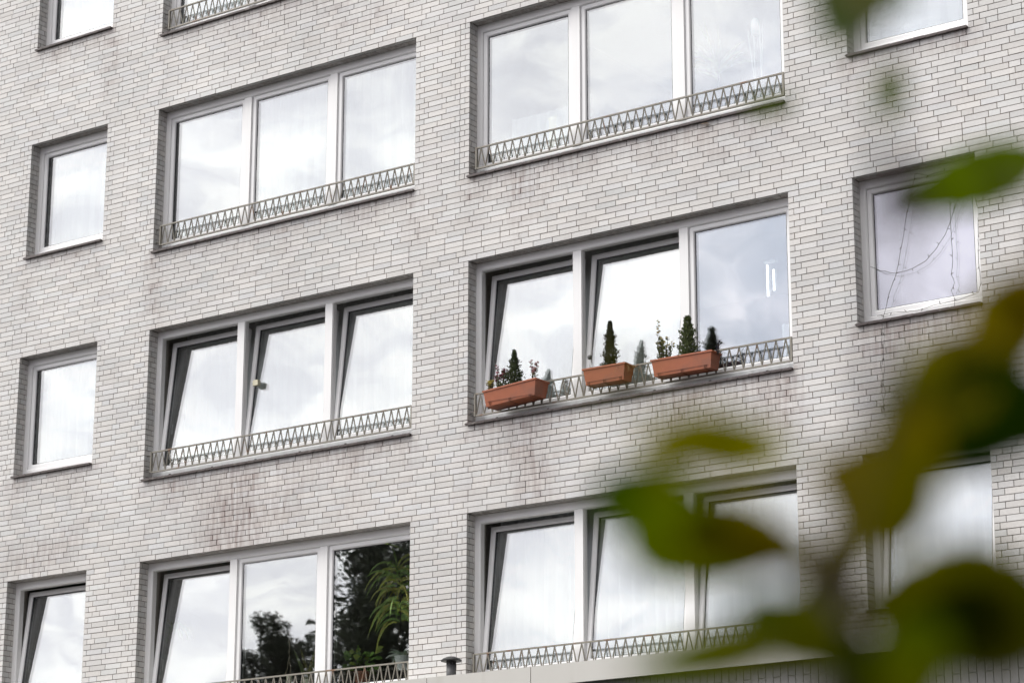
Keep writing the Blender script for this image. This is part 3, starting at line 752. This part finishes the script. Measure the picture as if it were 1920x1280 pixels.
for dx, dxb in ((-.09, .0), (-.02, -.01), (.05, .06), (.09, .05)):
    m = MB(); m.tube([(q[0]+dx, .55, q[2]+.02), (q[0]+dxb, .55, q[2]-.78)], .0042, 6); m.build('leg', M_WHITE, t)
q = at(1443, 528, .75)
def lampmat():
    m_, t_, p_ = newmat('lit_tube'); p_.inputs['Emission Color'].default_value = (1, .98, .95, 1); p_.inputs['Emission Strength'].default_value = 2.2; return m_
t = thing('pendant_lamp', 'two lit white tubes hanging in the room behind the right pane above the planters', 'lamp', (q[0], .75, q[2]-.2)); LM = lampmat()
for dx, dz, hh in ((-.022, -.15, .33), (.05, -.10, .22)):
    m = MB(); m.tube([(q[0]+dx, .75, q[2]+dz), (q[0]+dx, .75, q[2]+dz+hh)], .011, 10); m.build('tube', LM, t, True)
m = MB(); m.box(q[0]-.05, q[0]+.08, .73, .77, q[2]+.2, q[2]+.225); m.build('bar', M_WHITE, t)
q = at(1385, 690, .48); t = thing('storage_box', 'dark blue box with sloping side on the inner sill right of the planters', 'box', (q[0], .48, q[2]-.12))
m = MB(); m.box(q[0]-.16, q[0]+.10, .42, .54, q[2]-.12, q[2]+.10)
b0 = len(m.v); m.xform(lambda X, Y, Z: (X + (.10*(q[2]+.10-Z)/.22 if X > q[0] else 0), Y, Z)); m.build('body', M_NAVY, t)
m = MB(); m.box(q[0]-.17, q[0]+.105, .41, .55, q[2]+.102, q[2]+.118); m.build('lid', M_NAVY, t)
# cream sensor clipped to the tilted sash
q = at(483, 718, .24); t = thing('window_sensor', 'small cream box clipped to the edge of the middle tilted sash at left', 'sensor', (q[0], .24, q[2]))
m = MB(); m.box(q[0]-.042, q[0]+.030, .205, .255, q[2]-.032, q[2]+.032); m.build('case', mat('aged_cream_plastic', (.62, .58, .42), .5), t)
m = MB(); m.lathe((q[0]-.052, .23, q[2]-.012), [(.012, 0), (.012, .024)], 10); m.build('button', M_GASKET, t)
# dead leaf on the sill edge
q = at(1321, 231, -.04); g = LB(); g.leaf(q+np.array((-.05, 0, -.005)), (1, .05, .12), (0, -.6, 1), .10, .035, (.36, .25, .15), seg=6)
tag(g.fin('dead_leaf', M_LEAF, None, True, tuple(q)), 'dry tan leaf caught on the sill edge under the upper right railing', 'leaf')

# ------------------------------------------------------------------ ground
gm = mat('asphalt', (.05, .05, .052), .9, .2, 6)
m = MB(); m.box(-150, 150, -220, 60, ZG-.5, ZG); tag(m.build('ground', mat('paving', (.07, .068, .064), .9, .2, 3)), None, None, None, 'structure')
m = MB(); m.box(-150, 150, -17, -7, ZG+.002, ZG+.006); tag(m.build('road', gm), None, None, None, 'structure')

# ------------------------------------------------------------------ trees across the street (seen mirrored in the panes)
M_FOL = leafmat('tree_foliage', .25)
def tree(x, y, hgt, rad, seed, label, ncl=46, clr=1.0, dens=170, ls=.12, zlo=.22):
    r = random.Random(seed); t = thing('broadleaf_tree', label, 'tree', (x, y, ZG), 'trees across the street')
    s = MB(); s.tube([(x, y, ZG), (x+.1, y, ZG+hgt*.4), (x-.1, y, ZG+hgt*.8)], [.28, .2, .06], 8)
    cl = []
    for i in range(ncl):
        th = r.uniform(0, 6.28); h = r.uniform(zlo, .95); rr = rad*math.sin(math.pi*min(1, (h-.12)*1.05))**.6*math.sqrt(r.random())
        c = np.array((x+rr*math.cos(th), y+rr*math.sin(th), ZG+hgt*h)); cl.append((c, clr*r.uniform(.5, 1.15)))
        s.tube([(x, y, ZG+hgt*h*.75), tuple(c)], [.07, .015], 5)
    s.build('trunk', M_BARK, t)
    b = LB()
    for c, cr in cl:
        for i in range(int(dens*cr)):
            d = np.array([r.gauss(0, 1) for _ in range(3)]); p = c+d/np.linalg.norm(d)*cr*r.random()**.5
            k = r.uniform(.5, 1.4); u = np.array([r.uniform(-1, 1) for _ in range(3)]); w = np.cross(u, [r.uniform(-1, 1) for _ in range(3)]); u *= ls*r.uniform(.7, 1.2)/np.linalg.norm(u); w *= ls*.3/np.linalg.norm(w)
            b.face([p-u*.5, p+w, p+u*.5, p-w]); b.col.append((.11*k, .128*k, .09*k))
    b.fin('crown', M_FOL, t, False)
def tree_at(px, py, dist, rad, seed, label, **k):
    """stands where the closed pane at this pixel mirrors its top"""
    g_ = at(px, py, .18); d = ray(px, py); d = d/np.linalg.norm(d)*np.array((1, -1, 1)); d = d/math.hypot(d[0], d[1]); p = g_+d*dist
    tree(p[0], p[1], p[2]-ZG, rad, seed, label, **k)
tree_at(535, 1120, 34, .6, 21, 'slender tree across the street, mirrored in the middle pane at lower left', ncl=80, clr=.30, dens=650, ls=.075, zlo=.62)
tree_at(578, 1160, 35, .6, 22, 'low slender tree across the street beside the broad dark one', ncl=80, clr=.28, dens=650, ls=.075, zlo=.62)
tree_at(482, 1190, 33, .7, 23, 'smallest tree across the street, at the far end of the row', ncl=80, clr=.30, dens=650, ls=.075, zlo=.62)
tree_at(712, 975, 38, 1.15, 26, 'tall narrow dark tree across the street in front of the broad one', ncl=150, clr=.5, dens=420, ls=.12, zlo=.35)
tree_at(915, 800, 36, 4.5, 24, 'broad tall tree across the street, mirrored dark in the lower left window', ncl=320, clr=.95, dens=450, ls=.15)
# ------------------------------------------------------------------ foreground sapling, far out of focus
DG, G_, OL, YB, DK, YG = (.040,.076,.0), (.088,.135,.0), (.135,.135,.0), (.185,.135,.0), (.010,.026,.0), (.27,.25,.0)
fg = atD(1585, 1400, 1.4)
sap = thing('young_tree', 'young broadleaf tree close to the camera with blurred green and yellowing leaves', 'tree', (fg[0], fg[1], ZG))
def P(px, py, d): return atD(px, py, d)
st = MB()
st.tube([(fg[0], fg[1], ZG), (fg[0]+.01, fg[1], (ZG+fg[2])/2), tuple(fg)], [.013, .010, .007], 8)
main = [(1585,1400,1.4),(1586,1280,1.4),(1577,1180,1.4),(1563,1095,1.42),(1582,1020,1.42),(1640,925,1.42),(1700,850,1.45),(1780,770,1.5),(1860,690,1.55),(1905,630,1.6),(1960,560,1.65)]
st.tube([P(*q) for q in main], [.016,.015,.013,.010,.0065,.0038,.0034,.003,.0028,.0024,.002], 7)
st.build('trunk', M_BARK, sap)
for pth, r_ in (([(1563,1095,1.42),(1500,1062,1.4),(1430,1030,1.38),(1330,1000,1.38),(1240,955,1.42)], .0022), ([(1586,1270,1.4),(1530,1215,1.38),(1440,1190,1.36),(1330,1205,1.3)], .0022),
                ([(1584,1240,1.4),(1650,1190,1.4),(1760,1150,1.4),(1860,1150,1.42)], .0026), ([(1563,1095,1.2),(1600,950,1.1),(1648,780,1.0),(1652,640,.98),(1672,460,.95),(1692,390,.95),(1668,260,.93),(1650,130,.93),(1596,-10,1.2),(1590,-60,1.4)], .0020),
                ([(1860,690,1.55),(1940,520,1.7),(1950,380,1.85),(1900,320,1.9),(1820,338,1.9)], .0016)):
    tw = MB(); tw.tube([P(*q) for q in pth], r_, 6); tw.build('twig', M_BARK, sap)
lv = LB(); rl = random.Random(17)
def fleaf(cx, cy, ln, wd, ang, d, col, col2=None, tilt=.25):
    a = math.radians(ang); ex, ey = ROT[0], -ROT[1]; fw = ROT[2]
    u = ex*math.cos(a)-ey*math.sin(a); u = u + fw*rl.uniform(-tilt, tilt)
    n_ = -fw + ex*rl.uniform(-tilt, tilt)+ey*rl.uniform(-tilt, tilt)
    s = d/FPX*1.0
    L0, W0 = ln*s*1.05, wd*s*1.12
    c = atD(cx, cy, d) - u/np.linalg.norm(u)*L0/2
    lv.leaf(c, u, n_, L0, W0, col, col2, fold=.18, droop=.08, seg=12, pw=.72, teeth=.05)
for a in ((1592,2,190,150,105,1.6,DG,DG), (1640,-20,150,110,10,1.6,DG,G_), (1600,-60,170,120,60,1.5,DG,OL), (1812,340,300,112,160,2.0,G_,G_), (1450,196,100,34,-14,2.1,G_,G_), (1668,178,120,60,100,1.7,G_,G_), (1692,380,150,100,80,1.05,(.03,.02,.02),(.03,.02,.02)), (1664,285,120,34,95,1.05,(.03,.025,.015),(.03,.02,.02)), (1655,745,130,70,85,1.05,(.03,.02,.012),(.03,.02,.012)),
          (1895,590,190,150,-52,1.5,YB,OL), (1930,560,160,120,-20,1.5,YB,YB), (1795,690,230,160,-52,1.42,OL,YB), (1875,765,280,200,8,1.42,DK,DK), (1830,820,150,160,120,1.45,DK,DG), (1900,800,180,120,150,1.45,DK,DK), (1735,795,240,170,-58,1.46,OL,G_),
          (1700,845,190,140,-50,1.4,OL,YB), (1640,915,240,210,200,1.36,OL,YB), (1685,945,170,120,-35,1.38,G_,OL), (1615,965,150,110,100,1.38,YB,OL), (1390,836,230,110,8,1.36,YG,OL), (1295,826,220,110,174,1.34,OL,YG), (1250,860,130,70,120,1.3,OL,OL),
          (1225,938,230,120,4,1.42,DG,DG), (1265,965,190,100,24,1.40,DG,OL), (1300,1010,280,170,12,1.36,G_,OL), (1405,1008,290,130,16,1.36,OL,YB), (1330,1055,240,90,8,1.4,DG,G_),
          (1470,1035,150,80,28,1.35,YB,OL), (1770,1130,330,230,178,1.4,OL,OL), (1880,1150,320,230,5,1.42,OL,DK), (1740,1190,240,160,150,1.4,DK,OL), (1850,1180,260,150,20,1.4,DK,OL), (1475,1172,220,130,205,1.36,OL,G_), (1520,1200,170,90,30,1.36,OL,G_), (1330,1226,320,100,167,1.40,OL,G_),
          (1545,1225,150,80,40,1.34,OL,DG), (1712,1256,220,130,100,1.3,G_,OL), (1670,1290,190,150,70,1.35,DK,OL), (1160,716,90,54,0,.75,OL,OL), (1566,1065,220,100,-72,1.45,(.03,.02,.004),(.05,.04,.0)), (1590,1230,200,90,-88,1.45,(.03,.02,.004),(.03,.022,.0)), (1535,1150,120,70,-60,1.45,OL,OL), (1612,1010,120,60,-60,1.4,OL,YB)): fleaf(*a)
lv.fin('foliage', M_NEAR, sap)
